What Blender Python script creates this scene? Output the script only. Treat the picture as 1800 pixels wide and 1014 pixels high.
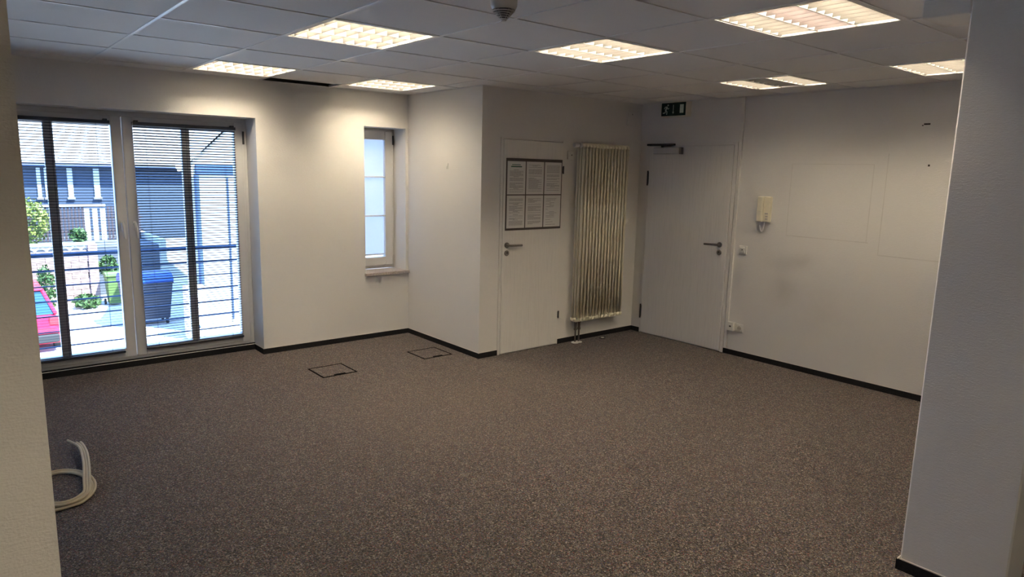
import bpy, math, random
from mathutils import Vector, Matrix
random.seed(7)
scene = bpy.context.scene
COL = scene.collection
for o in list(bpy.data.objects): bpy.data.objects.remove(o)

# ------------------------------------------------------------------ camera, sky, sun, exposure
cam_d = bpy.data.cameras.new('camera'); cam = bpy.data.objects.new('camera', cam_d); COL.objects.link(cam)
RT = Vector((0.77237, -0.63475, 0.02331)); UP = Vector((0.08965, 0.14526, 0.98532)); FW = Vector((0.62882, 0.75894, -0.16910))
m = Matrix.Identity(4)
for r in range(3):
    m[r][0] = RT[r]; m[r][1] = UP[r]; m[r][2] = -FW[r]
m.translation = Vector((-3.6054, -6.0132, 1.6750))
cam.matrix_world = m
cam_d.sensor_width = 36.0; cam_d.lens = 1208.66 * 36.0 / 1800.0; cam_d.clip_start = 0.05; cam_d.clip_end = 200
scene.camera = cam
world = bpy.data.worlds.new('sky'); scene.world = world; world.use_nodes = True
bg = world.node_tree.nodes['Background']; bg.inputs[0].default_value = (0.25, 0.47, 1.0, 1); bg.inputs[1].default_value = 3.1
sun_d = bpy.data.lights.new('sun', 'SUN'); sun = bpy.data.objects.new('sun', sun_d); COL.objects.link(sun)
sun_d.energy = 10.0; sun_d.angle = 0.009; sun_d.color = (0.92, 0.96, 1.0)
sun.location = (6, -10, 20)
sun.rotation_euler = Vector((0.30, -0.50, 0.81)).to_track_quat('Z', 'Y').to_euler()
vs = scene.view_settings
vs.view_transform = 'Standard'; vs.look = 'None'; vs.gamma = 1.0; vs.use_curve_mapping = False; vs.exposure = 1.65
TUBE_STRENGTH = 48.0
TUBE_COLOR = (1.0, 0.855, 0.635)

# ------------------------------------------------------------------ mesh helpers
class MB:
    def __init__(s): s.v = []; s.f = []; s.mi = []; s.cur = 0
    def add(s, vs, fs):
        n = len(s.v); s.v += [tuple(p) for p in vs]; s.f += [tuple(i + n for i in f) for f in fs]; s.mi += [s.cur] * len(fs); return s
    def box(s, x0, x1, y0, y1, z0, z1):
        return s.add([(x0,y0,z0),(x1,y0,z0),(x1,y1,z0),(x0,y1,z0),(x0,y0,z1),(x1,y0,z1),(x1,y1,z1),(x0,y1,z1)],
                     [(0,3,2,1),(4,5,6,7),(0,1,5,4),(1,2,6,5),(2,3,7,6),(3,0,4,7)])
    def bbox(s, x0, x1, y0, y1, z0, z1, b=0.003):
        # box with chamfered edges
        X = (x0, x0+b, x1-b, x1); Y = (y0, y0+b, y1-b, y1); Z = (z0, z0+b, z1-b, z1)
        P = {}; vs = []
        for sx in (0, 1):
            for sy in (0, 1):
                for sz in (0, 1):
                    ex, ix = (X[3], X[2]) if sx else (X[0], X[1]); ey, iy = (Y[3], Y[2]) if sy else (Y[0], Y[1]); ez, iz = (Z[3], Z[2]) if sz else (Z[0], Z[1])
                    for k, p in enumerate(((ex, iy, iz), (ix, ey, iz), (ix, iy, ez))): P[(sx,sy,sz,k)] = len(vs); vs.append(p)
        g = lambda a, b_, c, k: P[(a, b_, c, k)]
        fs = []
        for t in (0, 1):
            fs.append([g(t,0,0,0), g(t,1,0,0), g(t,1,1,0), g(t,0,1,0)][::(1 if t else -1)])
            fs.append([g(0,t,0,1), g(0,t,1,1), g(1,t,1,1), g(1,t,0,1)][::(1 if t else -1)])
            fs.append([g(0,0,t,2), g(1,0,t,2), g(1,1,t,2), g(0,1,t,2)][::(1 if t else -1)])
        for a in (0, 1):
            for c in (0, 1):
                fs.append([g(a,c,0,0), g(a,c,1,0), g(a,c,1,1), g(a,c,0,1)])
                fs.append([g(a,0,c,0), g(a,1,c,0), g(a,1,c,2), g(a,0,c,2)])
                fs.append([g(0,a,c,1), g(1,a,c,1), g(1,a,c,2), g(0,a,c,2)])
                for e in (0, 1): fs.append([g(a,c,e,0), g(a,c,e,1), g(a,c,e,2)])
        return s.add(vs, fs)
    def prism(s, poly, axis, a, b):
        # poly: list of 2D points, extruded along axis from a to b
        def P(p, t):
            return {'x': (t, p[0], p[1]), 'y': (p[0], t, p[1]), 'z': (p[0], p[1], t)}[axis]
        n = len(poly)
        vs = [P(p, a) for p in poly] + [P(p, b) for p in poly]
        fs = [tuple(range(n))[::-1], tuple(range(n, 2*n))] + [(i, (i+1) % n, n + (i+1) % n, n + i) for i in range(n)]
        return s.add(vs, fs)
    def tube(s, pts, r, n=8, cap=True):
        pts = [Vector(p) for p in pts]; rs = r if isinstance(r, (list, tuple)) else [r] * len(pts)
        rings = []; prev = None
        for i, p in enumerate(pts):
            t = (pts[min(i+1, len(pts)-1)] - pts[max(i-1, 0)]).normalized()
            if prev is None:
                a = Vector((0, 0, 1)) if abs(t.z) < 0.9 else Vector((1, 0, 0)); u = t.cross(a).normalized()
            else:
                u = (prev - t * prev.dot(t)).normalized()
            prev = u; w = t.cross(u)
            rings.append([p + (u * math.cos(2*math.pi*k/n) + w * math.sin(2*math.pi*k/n)) * rs[i] for k in range(n)])
        vs = [q for R in rings for q in R]; fs = []
        for i in range(len(rings)-1):
            for k in range(n): fs.append((i*n+k, i*n+(k+1) % n, (i+1)*n+(k+1) % n, (i+1)*n+k))
        if cap: fs.append(tuple(range(n))[::-1]); fs.append(tuple(range((len(rings)-1)*n, len(rings)*n)))
        return s.add(vs, fs)
    def lathe(s, prof, c=(0, 0, 0), axis='z', n=24):
        vs = []; fs = []; k = len(prof)
        for i in range(n):
            a = 2*math.pi*i/n
            for (r, h) in prof:
                x, y = r*math.cos(a), r*math.sin(a)
                p = {'z': (x, y, h), 'x': (h, x, y), 'y': (x, h, y)}[axis]
                vs.append((p[0]+c[0], p[1]+c[1], p[2]+c[2]))
        for i in range(n):
            j = (i+1) % n
            for q in range(k-1): fs.append((i*k+q, j*k+q, j*k+q+1, i*k+q+1))
        fs.append(tuple(i*k for i in range(n))[::-1]); fs.append(tuple(i*k+k-1 for i in range(n)))
        return s.add(vs, fs)
    def skew(s):
        s.v = [(x+(y-13.9)*0.30 if x < 4.4 else x, y, z) for (x, y, z) in s.v]; return s
    def mesh(s, name, mat):
        me = bpy.data.meshes.new(name); me.from_pydata(s.v, [], s.f)
        for mm in (mat if isinstance(mat, (list, tuple)) else [mat]): me.materials.append(mm)
        if any(s.mi):
            for p, i in zip(me.polygons, s.mi): p.material_index = i
        me.update(); return me
    def build(s, name, mat, parent=None, smooth=False):
        if parent is not None:
            L = wloc(parent); s.v = [(p[0]-L.x, p[1]-L.y, p[2]-L.z) for p in s.v]
        me = s.mesh(name, mat)
        if smooth:
            for p in me.polygons: p.use_smooth = True
            try: me.set_sharp_from_angle(angle=math.radians(40))
            except Exception: pass
        return link(name, me, parent)
def link(name, me, parent=None, loc=(0, 0, 0)):
    o = bpy.data.objects.new(name, me); COL.objects.link(o); o.parent = parent; o.location = loc; return o
def wloc(o):
    L = Vector((0, 0, 0))
    while o is not None: L = L + Vector(o.location); o = o.parent
    return L
def tag(o, label, cat, group=None):
    o['label'] = label; o['category'] = cat
    if group: o['group'] = group
    return o
def thing(name, label, cat, loc=(0, 0, 0), group=None):
    o = bpy.data.objects.new(name, None); COL.objects.link(o); o.location = loc; o.empty_display_size = 0.1
    return tag(o, label, cat, group)
def struct(o, label, cat):
    o['kind'] = 'structure'; return tag(o, label, cat)
def copy_tree(o, parent=None):
    c = o.copy(); COL.objects.link(c); c.parent = parent
    for ch in list(o.children): copy_tree(ch, c)
    return c

# ------------------------------------------------------------------ material helpers
class NT:
    def __init__(s, name):
        s.m = bpy.data.materials.new(name); s.m.use_nodes = True; s.t = s.m.node_tree; s.t.nodes.clear()
        s.out = s.t.nodes.new('ShaderNodeOutputMaterial')
    def n(s, typ, ins=None, **kw):
        nd = s.t.nodes.new(typ)
        for k, v in kw.items(): setattr(nd, k, v)
        for k, v in (ins or {}).items(): s.set(nd.inputs[k], v)
        return nd
    def set(s, sock, v):
        if isinstance(v, bpy.types.NodeSocket): s.t.links.new(v, sock)
        else: sock.default_value = v
    def math(s, op, a, b=0.0, c=None, clamp=False):
        nd = s.t.nodes.new('ShaderNodeMath'); nd.operation = op; nd.use_clamp = clamp
        s.set(nd.inputs[0], a); s.set(nd.inputs[1], b)
        if c is not None: s.set(nd.inputs[2], c)
        return nd.outputs[0]
    def mix(s, f, a, b, typ='MIX'):
        nd = s.t.nodes.new('ShaderNodeMix'); nd.data_type = 'RGBA'; nd.blend_type = typ
        s.set(nd.inputs[0], f)
        for k, v in ((6, a), (7, b)): s.set(nd.inputs[k], (*v, 1) if isinstance(v, tuple) and len(v) == 3 else v)
        return nd.outputs[2]
    def obj(s): return s.n('ShaderNodeTexCoord').outputs['Object']
    def mapv(s, scale, vec=None):
        return s.n('ShaderNodeMapping', {'Vector': vec or s.obj(), 'Scale': scale}).outputs[0]
    def noise(s, scale, vec=None, detail=2.0, rough=0.5):
        return s.n('ShaderNodeTexNoise', {'Vector': vec or s.obj(), 'Scale': scale, 'Detail': detail, 'Roughness': rough})
    def ramp(s, fac, stops):
        nd = s.t.nodes.new('ShaderNodeValToRGB'); s.set(nd.inputs[0], fac); cr = nd.color_ramp
        while len(cr.elements) < len(stops): cr.elements.new(0.5)
        for e, (p, c) in zip(cr.elements, stops): e.position = p; e.color = (*c, 1)
        return nd.outputs[0]
    def bump(s, h, strength=0.3, dist=0.01):
        return s.n('ShaderNodeBump', {'Height': h, 'Strength': strength, 'Distance': dist}).outputs[0]
    def bsdf(s, color, rough=0.6, metal=0.0, normal=None, spec=0.5, **kw):
        nd = s.t.nodes.new('ShaderNodeBsdfPrincipled')
        s.set(nd.inputs['Base Color'], (*color, 1) if isinstance(color, tuple) and len(color) == 3 else color)
        s.set(nd.inputs['Roughness'], rough); s.set(nd.inputs['Metallic'], metal); s.set(nd.inputs['Specular IOR Level'], spec)
        if normal is not None: s.set(nd.inputs['Normal'], normal)
        for k, v in kw.items(): s.set(nd.inputs[k.replace('_', ' ')], v)
        s.t.links.new(nd.outputs[0], s.out.inputs[0]); return s.m
    def surf(s, sh): s.t.links.new(sh, s.out.inputs[0]); return s.m

def plain(name, col, rough=0.5, metal=0.0, var=0.06, scale=18.0, spec=0.5):
    t = NT(name); nz = t.noise(scale, detail=3)
    c = t.mix(nz.outputs[0], tuple(x*(1-var) for x in col), tuple(min(1, x*(1+var)) for x in col))
    return t.bsdf(c, rough, metal, spec=spec)

WALLCOL = (0.80, 0.775, 0.735)
def wallpaper(name, col=WALLCOL, marks=None):
    t = NT(name); v = t.obj()
    fine = t.noise(1.0, t.mapv((55, 55, 230), v), 2.0, 0.6).outputs[0]
    fine2 = t.noise(240.0, v, 1.0).outputs[0]
    h = t.math('ADD', fine, t.math('MULTIPLY', fine2, 0.5))
    big = t.noise(0.9, v, 2.0).outputs[0]
    c = t.mix(big, tuple(x*0.965 for x in col), col)
    c = t.mix(t.math('MULTIPLY', t.math('SUBTRACT', fine, 0.5), 0.5, clamp=True), c, tuple(x*0.82 for x in col))
    if marks: c = marks(t, v, c)
    return t.bsdf(c, 0.85, normal=t.bump(h, 0.6, 0.002), spec=0.25)

def right_wall_marks(t, v, c):
    sp = t.n('ShaderNodeSeparateXYZ', {0: v}); Y = sp.outputs[1]; Z = sp.outputs[2]
    def line_h(z, y0, y1, w=0.004):
        a = t.math('LESS_THAN', t.math('ABSOLUTE', t.math('SUBTRACT', Z, z)), w)
        b = t.math('LESS_THAN', t.math('ABSOLUTE', t.math('SUBTRACT', Y, (y0+y1)/2)), abs(y1-y0)/2)
        return t.math('MULTIPLY', a, b)
    def line_v(y, z0, z1, w=0.004):
        a = t.math('LESS_THAN', t.math('ABSOLUTE', t.math('SUBTRACT', Y, y)), w)
        b = t.math('LESS_THAN', t.math('ABSOLUTE', t.math('SUBTRACT', Z, (z0+z1)/2)), abs(z1-z0)/2)
        return t.math('MULTIPLY', a, b)
    L = line_h(1.172, -3.60, -2.905)
    for q in (line_v(-2.905, 1.172, 1.787, 0.003), line_v(-3.585, 1.172, 1.787, 0.003), line_h(1.787, -3.585, -2.905, 0.002),
              line_h(1.081, -4.9, -3.687), line_v(-3.685, 1.081, 1.87, 0.003)):
        L = t.math('MAXIMUM', L, q)
    L = t.math('MULTIPLY', L, t.math('MULTIPLY', t.noise(6.0, v).outputs[0], 0.42))
    c = t.mix(L, c, (0.34, 0.29, 0.23))
    # grey scuffs and hand marks
    wob = t.n('ShaderNodeTexNoise', {'Vector': v, 'Scale': 5.0, 'Detail': 4.0})
    S = None
    for (y0, z0, sy, sz, a) in ((-2.92, 0.70, 0.12, 0.12, 0.36), (-2.90, 0.93, 0.17, 0.07, 0.35), (-3.08, 0.97, 0.10, 0.06, 0.35),
                                (-2.47, 0.72, 0.07, 0.20, 0.30), (-3.25, 0.55, 0.30, 0.25, 0.16), (-2.68, 1.20, 0.06, 0.06, 0.25)):
        dy = t.math('DIVIDE', t.math('SUBTRACT', Y, y0), sy); dz = t.math('DIVIDE', t.math('SUBTRACT', Z, z0), sz)
        r2 = t.math('ADD', t.math('MULTIPLY', dy, dy), t.math('MULTIPLY', dz, dz))
        g = t.math('MULTIPLY', t.math('POWER', 2.718, t.math('MULTIPLY', r2, -1.0)), a)
        S = g if S is None else t.math('ADD', S, g)
    S = t.math('MULTIPLY', S, t.math('MULTIPLY', wob.outputs[0], 1.1), clamp=True)
    c = t.mix(S, c, (0.33, 0.30, 0.27))
    # drill holes left by a removed fixture
    for (y0, z0, sy, sz) in ((-3.929, 2.084, 0.022, 0.006), (-3.975, 1.783, 0.007, 0.007), (-3.90, 2.075, 0.005, 0.004)):
        a = t.math('LESS_THAN', t.math('ABSOLUTE', t.math('SUBTRACT', Y, y0)), sy)
        b = t.math('LESS_THAN', t.math('ABSOLUTE', t.math('SUBTRACT', Z, z0)), sz)
        c = t.mix(t.math('MULTIPLY', a, b), c, (0.05, 0.04, 0.03))
    return c

def carpet(name):
    t = NT(name); v = t.obj()
    vor = t.n('ShaderNodeTexVoronoi', {'Vector': v, 'Scale': 190.0}); vor.feature = 'F1'
    sp = t.n('ShaderNodeSeparateColor', {0: vor.outputs['Color']})
    base = t.ramp(sp.outputs[0], [(0.0, (0.007, 0.006, 0.007)), (0.34, (0.022, 0.019, 0.019)), (0.6, (0.066, 0.058, 0.054)), (0.84, (0.165, 0.143, 0.125)), (1.0, (0.38, 0.33, 0.28))])
    hue = t.ramp(sp.outputs[1], [(0.0, (0.05, 0.06, 0.20)), (0.3, (0.16, 0.06, 0.035)), (0.55, (0.22, 0.16, 0.07)), (0.8, (0.06, 0.09, 0.10)), (1.0, (0.34, 0.04, 0.03))])
    patch = t.noise(28.0, v, 2.0).outputs[0]
    f = t.math('MULTIPLY', t.math('GREATER_THAN', sp.outputs[2], 0.62), 0.55)
    c = t.mix(f, base, hue)
    c = t.mix(t.math('MULTIPLY', t.math('SUBTRACT', patch, 0.3), 0.6, clamp=True), c, t.mix(0.5, c, (0.02, 0.018, 0.02)))
    wear = t.noise(0.55, v, 3.0).outputs[0]
    c = t.mix(t.math('MULTIPLY', wear, 0.22), c, (0.15, 0.12, 0.095))
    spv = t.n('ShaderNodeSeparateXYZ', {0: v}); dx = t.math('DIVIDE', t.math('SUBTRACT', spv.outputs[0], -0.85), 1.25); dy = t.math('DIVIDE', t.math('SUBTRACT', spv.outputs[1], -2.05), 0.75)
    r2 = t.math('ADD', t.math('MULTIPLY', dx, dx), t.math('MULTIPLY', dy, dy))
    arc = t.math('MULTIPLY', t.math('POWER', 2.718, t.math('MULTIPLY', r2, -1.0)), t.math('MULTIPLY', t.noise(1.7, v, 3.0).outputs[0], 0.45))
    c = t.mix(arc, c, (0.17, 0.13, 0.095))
    hn = t.noise(330.0, v, 2.0).outputs[0]
    h = t.math('ADD', t.math('MULTIPLY', vor.outputs['Distance'], 1.0), hn)
    return t.bsdf(c, 0.95, normal=t.bump(h, 0.8, 0.004), spec=0.1, Sheen_Weight=0.15, Sheen_Roughness=0.5)

def tile_mat(name):
    t = NT(name); v = t.obj()
    nz = t.noise(260.0, v, 2.0).outputs[0]; n2 = t.noise(30.0, v, 3.0).outputs[0]
    c = t.mix(nz, (0.80, 0.79, 0.78), (0.88, 0.87, 0.86)); c = t.mix(t.math('MULTIPLY', n2, 0.25), c, (0.76, 0.75, 0.74))
    return t.bsdf(c, 0.9, normal=t.bump(nz, 0.25, 0.001), spec=0.2)

def door_mat(name, col=(0.80, 0.775, 0.73)):
    t = NT(name); v = t.obj()
    g = t.noise(1.0, t.mapv((150, 150, 4.0), v), 3.0, 0.65).outputs[0]
    g2 = t.noise(1.0, t.mapv((240, 240, 9), v), 1.0).outputs[0]
    k = t.math('MULTIPLY', t.math('SUBTRACT', g, 0.48), 3.0, clamp=True)
    c = t.mix(k, col, tuple(x*0.86 for x in col))
    return t.bsdf(c, 0.45, normal=t.bump(t.math('ADD', g, g2), 0.2, 0.0015), spec=0.4)

def thin_glass(name):
    t = NT(name)
    fr = t.n('ShaderNodeFresnel', {'IOR': 1.45}).outputs[0]
    tr = t.n('ShaderNodeBsdfTransparent', {'Color': (0.93, 0.97, 0.96, 1)}).outputs[0]
    gl = t.n('ShaderNodeBsdfGlossy', {'Color': (1, 1, 1, 1), 'Roughness': 0.01}).outputs[0]
    mx = t.n('ShaderNodeMixShader', {0: fr, 1: tr, 2: gl}).outputs[0]
    return t.surf(mx)
def translucent(name, col):
    t = NT(name); nz = t.noise(40.0).outputs[0]
    c = t.mix(nz, tuple(x*0.97 for x in col), col)
    a = t.n('ShaderNodeBsdfTranslucent', {'Color': c}).outputs[0]; b = t.n('ShaderNodeBsdfDiffuse', {'Color': c}).outputs[0]
    return t.surf(t.n('ShaderNodeMixShader', {0: 0.35, 1: a, 2: b}).outputs[0])
def emit(name, col, strength):
    t = NT(name); return t.surf(t.n('ShaderNodeEmission', {'Color': (*col, 1), 'Strength': strength}).outputs[0])
def stripes(name, axis, period, a, b, duty=0.12, rough=0.6):
    t = NT(name); sp = t.n('ShaderNodeSeparateXYZ', {0: t.obj()}).outputs[axis]
    k = t.math('LESS_THAN', t.math('FRACT', t.math('DIVIDE', sp, period)), duty)
    nz = t.noise(3.0, detail=3).outputs[0]
    return t.bsdf(t.mix(t.math('MULTIPLY', nz, 0.25), t.mix(k, a, b), b), rough)

M = dict(
    wall=wallpaper('wallpaper_white'), wall_right=wallpaper('wallpaper_marked', marks=right_wall_marks),
    carpet=carpet('carpet_speckled'), base=plain('baseboard_carpet', (0.017, 0.016, 0.017), 0.9, var=0.5, scale=120, spec=0.15),
    cap=plain('baseboard_cap', (0.80, 0.75, 0.68), 0.5), tile=tile_mat('ceiling_tile_mineral'), bar=plain('grid_white_steel', (0.80, 0.79, 0.78), 0.28, var=0.02),
    plenum=plain('plenum_dark', (0.02, 0.018, 0.016), 0.9), frame=plain('door_frame_white', (0.78, 0.75, 0.70), 0.4, var=0.02), door=door_mat('door_white_ash'),
    steel=plain('brushed_steel', (0.26, 0.235, 0.215), 0.32, 1.0, var=0.1, scale=60), dark=plain('dark_metal', (0.035, 0.03, 0.028), 0.45), silver=plain('closer_silver', (0.56, 0.54, 0.53), 0.45, 0.2),
    rad=plain('radiator_cream', (0.86, 0.80, 0.62), 0.32, var=0.02), chrome=plain('chrome', (0.55, 0.53, 0.5), 0.18, 1.0, var=0.05), brass=plain('valve_dark', (0.16, 0.13, 0.11), 0.4, 0.8),
    plastic=plain('plastic_white', (0.78, 0.76, 0.71), 0.35, var=0.02), cream=plain('plastic_cream', (0.76, 0.70, 0.54), 0.4, var=0.03), hole=plain('socket_hole', (0.03, 0.027, 0.02), 0.6),
    pvc=plain('window_pvc', (0.66, 0.65, 0.635), 0.35, var=0.02), gasket=plain('gasket', (0.05, 0.05, 0.05), 0.6), glass=thin_glass('glass_thin'),
    slat=plain('blind_slat_grey', (0.022, 0.028, 0.045), 0.75, var=0.05, spec=0.1), rail=plain('blind_rail_dark', (0.035, 0.04, 0.055), 0.4), cord=plain('blind_cord', (0.06, 0.07, 0.10), 0.7),
    blind=translucent('blind_white', (0.80, 0.81, 0.84)), granite=None, board=plain('notice_frame_brown', (0.075, 0.058, 0.05), 0.5), paper=plain('paper', (0.74, 0.725, 0.70), 0.55, var=0.02),
    ink=plain('print_grey', (0.30, 0.28, 0.28), 0.7, var=0.3, scale=90), ink_green=plain('print_green', (0.03, 0.12, 0.07), 0.7), sign=plain('sign_green', (0.006, 0.035, 0.032), 0.25), picto=plain('sign_white', (0.55, 0.66, 0.60), 0.5),
    signbox=plain('sign_housing', (0.82, 0.76, 0.64), 0.4, var=0.02), louvre=plain('louvre_satin', (0.48, 0.47, 0.45), 0.35, var=0.01), white_steel=plain('lamp_housing_white', (0.86, 0.85, 0.82), 0.4, var=0.01), lampframe=plain('lamp_frame', (0.80, 0.79, 0.77), 0.4, var=0.02),
    detector=plain('detector_white', (0.62, 0.61, 0.57), 0.35, var=0.03), red=plain('detector_red', (0.30, 0.03, 0.03), 0.4), cable=plain('cable_cream', (0.55, 0.46, 0.29), 0.45, var=0.06),
    tube_off=plain('tube_dead', (0.50, 0.56, 0.66), 0.3), sockframe=plain('socket_grey', (0.45, 0.42, 0.38), 0.5),
)
def granite():
    t = NT('sill_stone'); v = t.obj()
    k = t.noise(160.0, v, 3.0, 0.7).outputs[0]
    return t.bsdf(t.ramp(k, [(0.3, (0.16, 0.13, 0.12)), (0.5, (0.44, 0.38, 0.35)), (0.7, (0.66, 0.60, 0.56))]), 0.3)
M['granite'] = granite()
M['black'] = plain('floor_box_black', (0.008, 0.007, 0.007), 0.95, spec=0.03)
M['blade'] = plain('blade_aluminium', (0.16, 0.15, 0.14), 0.35, 0.0, var=0.01)
M['tube'] = emit('fluorescent_tube', TUBE_COLOR, TUBE_STRENGTH)
M['tube_pink'] = emit('fluorescent_tube_rosy', (1.0, 0.76, 0.62), TUBE_STRENGTH)

# ------------------------------------------------------------------ room shell
H = 2.3763; B = 1.212; D = 2.0661; HB = 0.048
XL = -5.2; YF = -8.6; WT = 0.33            # left wall, wall behind the camera, outer wall thickness
WX0, WX1, WZ1 = -3.47, -1.492, 2.062       # big window opening
SX0, SX1, SZ0, SZ1 = -0.478, -0.030, 0.655, 2.054   # small window opening
TOP = H + 0.45
f = MB().prism([(XL-.2, YF-.2), (D+.2, YF-.2), (D+.2, -B+.1), (0.2, -B+.1), (0.2, WT), (XL-.2, WT)], 'z', -0.22, 0.0).build('floor', M['carpet'])
struct(f, 'dark speckled carpet floor of the empty office', 'floor')
w = MB()
w.box(XL-.2, WX0, 0, WT, 0, H); w.box(WX1, SX0, 0, WT, 0, H); w.box(SX1, 0.2, 0, WT, 0, H)
w.box(WX0, WX1, 0, WT, WZ1, H); w.box(SX0, SX1, 0, WT, SZ1, H); w.box(SX0, SX1, 0, WT, 0, SZ0-0.03)
wb_ = w.build('wall_back', M['wall']); MB().box(XL-.2, 0.2, 0, WT, H, TOP).build('plenum_wall', M['plenum'], wb_)
struct(wb_, 'white papered wall holding the balcony window and the narrow window', 'wall')
struct(MB().box(0, 0.2, -B+.2, 0, 0, TOP).build('wall_return', M['wall']), 'short white return wall between the narrow window and the cupboard door', 'wall')
struct(MB().box(0, D+.2, -B, -B+.2, 0, TOP).build('wall_middle', M['wall']), 'white wall behind the radiator and the narrow door', 'wall')
struct(MB().box(D, D+.2, YF-.2, -B, 0, TOP).build('wall_right', M['wall_right']), 'white wall with scuff marks and the wide exit door', 'wall')
LY0, LY1 = -2.40, -1.85
struct(MB().box(XL-.2, XL, YF-.2, LY0, 0, TOP).box(XL-.2, XL, LY1, 0, 0, TOP).box(XL-.2, XL, LY0, LY1, 2.06, TOP).build('wall_left', M['wall']), 'plain white wall hidden behind the near partition', 'wall')
struct(MB().box(XL, D, YF-.2, YF, 0, TOP).build('wall_front', M['wall']), 'plain white wall behind the viewer', 'wall')
struct(MB().box(XL, -3.499, -4.62, -4.34, 0, H).build('wall_partition', M['wall']), 'near white papered partition beside the cable coil', 'wall')
pw = MB().bbox(-0.519, -0.29, -5.365, -4.982, 0, H, 0.006).build('wall_pier', M['wall'])
struct(pw, 'free-standing white papered pier with dark baseboard', 'wall')
struct(MB().bbox(-0.519, -0.29, -4.982, -4.811, 2.308, H, 0.004).build('trim_1', M['wall']), 'small papered box under the ceiling on the pier', 'trim')

# baseboards (dark carpet strip with a light top edge)
def baseboard(name, segs, label):
    root = bpy.data.objects.new(name, None); COL.objects.link(root); struct(root, label, 'baseboard')
    for (x0, x1, y0, y1) in segs:
        MB().box(x0, x1, y0, y1, 0.0, HB).build('board', M['base'], root)
        sx = 0.0035 if (x1-x0) < (y1-y0) else 0; sy = 0.0035 if sx == 0 else 0
        MB().box(x0+sx, x1-sx, y0+sy, y1-sy, HB, HB+0.005).build('cap_strip', M['cap'], root)
T0 = 0.011
baseboard('baseboard_back', [(WX1-0.0, -T0, -T0, 0), (XL, WX0, -T0, 0), (WX1-T0, WX1, -T0, 0.22), (WX0, WX1-T0, 0.22-T0, 0.22), (WX0, WX0+T0, -T0, 0.22-T0)], 'dark carpet baseboard along the window wall')
baseboard('baseboard_return', [(-T0, 0, -B-T0, 0)], 'dark carpet baseboard along the short return wall')
baseboard('baseboard_middle', [(0, 0.203, -B-T0, -B), (0.955, D-T0, -B-T0, -B)], 'dark carpet baseboard under the radiator')
baseboard('baseboard_right', [(D-T0, D, -1.335, -B-T0), (D-T0, D, YF, -2.372)], 'dark carpet baseboard along the scuffed wall')
baseboard('baseboard_pier', [(-0.519-T0, -0.519, -5.365, -4.982), (-0.519-T0, -0.29, -5.376, -5.365), (-0.519-T0, -0.29, -4.982, -4.971)], 'dark carpet baseboard around the pier')
baseboard('baseboard_front', [(XL, D-T0, YF, YF+T0)], 'dark carpet baseboard behind the viewer')
baseboard('baseboard_partition', [(XL, -3.499, -4.62-T0, -4.62), (XL, -3.499+T0, -4.34, -4.34+T0), (-3.499, -3.499+T0, -4.62-T0, -4.34)], 'dark carpet baseboard around the near partition')
baseboard('baseboard_left', [(XL, XL+T0, YF+T0, -4.64), (XL, XL+T0, -4.32, LY0), (XL, XL+T0, LY1, -T0)], 'dark carpet baseboard of the hidden side wall')

# ceiling: slab, lay-in tiles and grid bars
GX, GY, TS = -2.7022, -4.0109, 0.625
ceil = MB().box(XL-.2, D+.2, YF-.2, WT, TOP, TOP+0.2).build('ceiling', M['plenum'])
struct(ceil, 'suspended tile ceiling of grey mineral panels in a white grid', 'ceiling')
LAMPS = [(1, 2), (1, 5), (3, 5), (3, 1), (3, -1), (6, 1), (6, -1)]
HIDDEN_LAMPS = [(-2, -4), (1, -5)]  # lights added outside the view to brighten the near side
HOLE = (2, 6)
full_tile = None
gap = 0.004
i0 = math.floor((XL-GX)/TS); i1 = math.ceil((D-GX)/TS); j0 = math.floor((YF-GY)/TS); j1 = math.ceil((0-GY)/TS)
def in_rooms(x0, x1, y0, y1):
    out = []
    for (a0, a1, b0, b1) in ((XL, 0.0, YF, 0.0), (0.0, D, YF, -B)):
        X0, X1, Y0, Y1 = max(x0, a0), min(x1, a1), max(y0, b0), min(y1, b1)
        if X1 - X0 > 0.008 and Y1 - Y0 > 0.008: out.append((X0, X1, Y0, Y1))
    return out
tm = MB().bbox(gap, TS-gap, gap, TS-gap, 0.003, 0.018, 0.003).mesh('ceiling_tile', M['tile'])
for i in range(i0, i1):
    for j in range(j0, j1):
        if (i, j) in LAMPS or (i, j) in HIDDEN_LAMPS or (i, j) == HOLE: continue
        x0, y0 = GX+i*TS, GY+j*TS
        rs = in_rooms(x0, x0+TS, y0, y0+TS)
        if not rs: continue
        if len(rs) == 1 and abs(rs[0][1]-rs[0][0]-TS) < 1e-6 and abs(rs[0][3]-rs[0][2]-TS) < 1e-6:
            link('ceiling_tile', tm, ceil, (x0, y0, H))
        else:
            mb = MB()
            for (a, b, c, d) in rs: mb.box(a+(gap if a == x0 else 0), b-(gap if b == x0+TS else 0), c+(gap if c == y0 else 0), d-(gap if d == y0+TS else 0), H+0.003, H+0.018)
            mb.build('ceiling_tile', M['tile'], ceil)
bw = 0.0085
for i in range(i0+1, i1):
    x = GX+i*TS; ymax = 0.0 if x < 0 else -B
    MB().box(x-bw, x+bw, YF, ymax, H-0.001, H+0.003).build('grid_bar', M['bar'], ceil)
for j in range(j0+1, j1):
    y = GY+j*TS; xmax = D if y < -B else 0.0
    MB().box(XL, xmax, y-bw*.75, y+bw*.75, H-0.0008, H+0.003).build('grid_bar', M['bar'], ceil)
ea = 0.012
for (x0, x1, y0, y1) in ((XL, 0, -ea, 0), (-ea, 0, -B-ea, -ea), (0, D, -B-ea, -B), (D-ea, D, YF, -B-ea)):
    MB().box(x0, x1, y0, y1, H-0.001, H+0.003).build('edge_angle', M['bar'], ceil)

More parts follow.
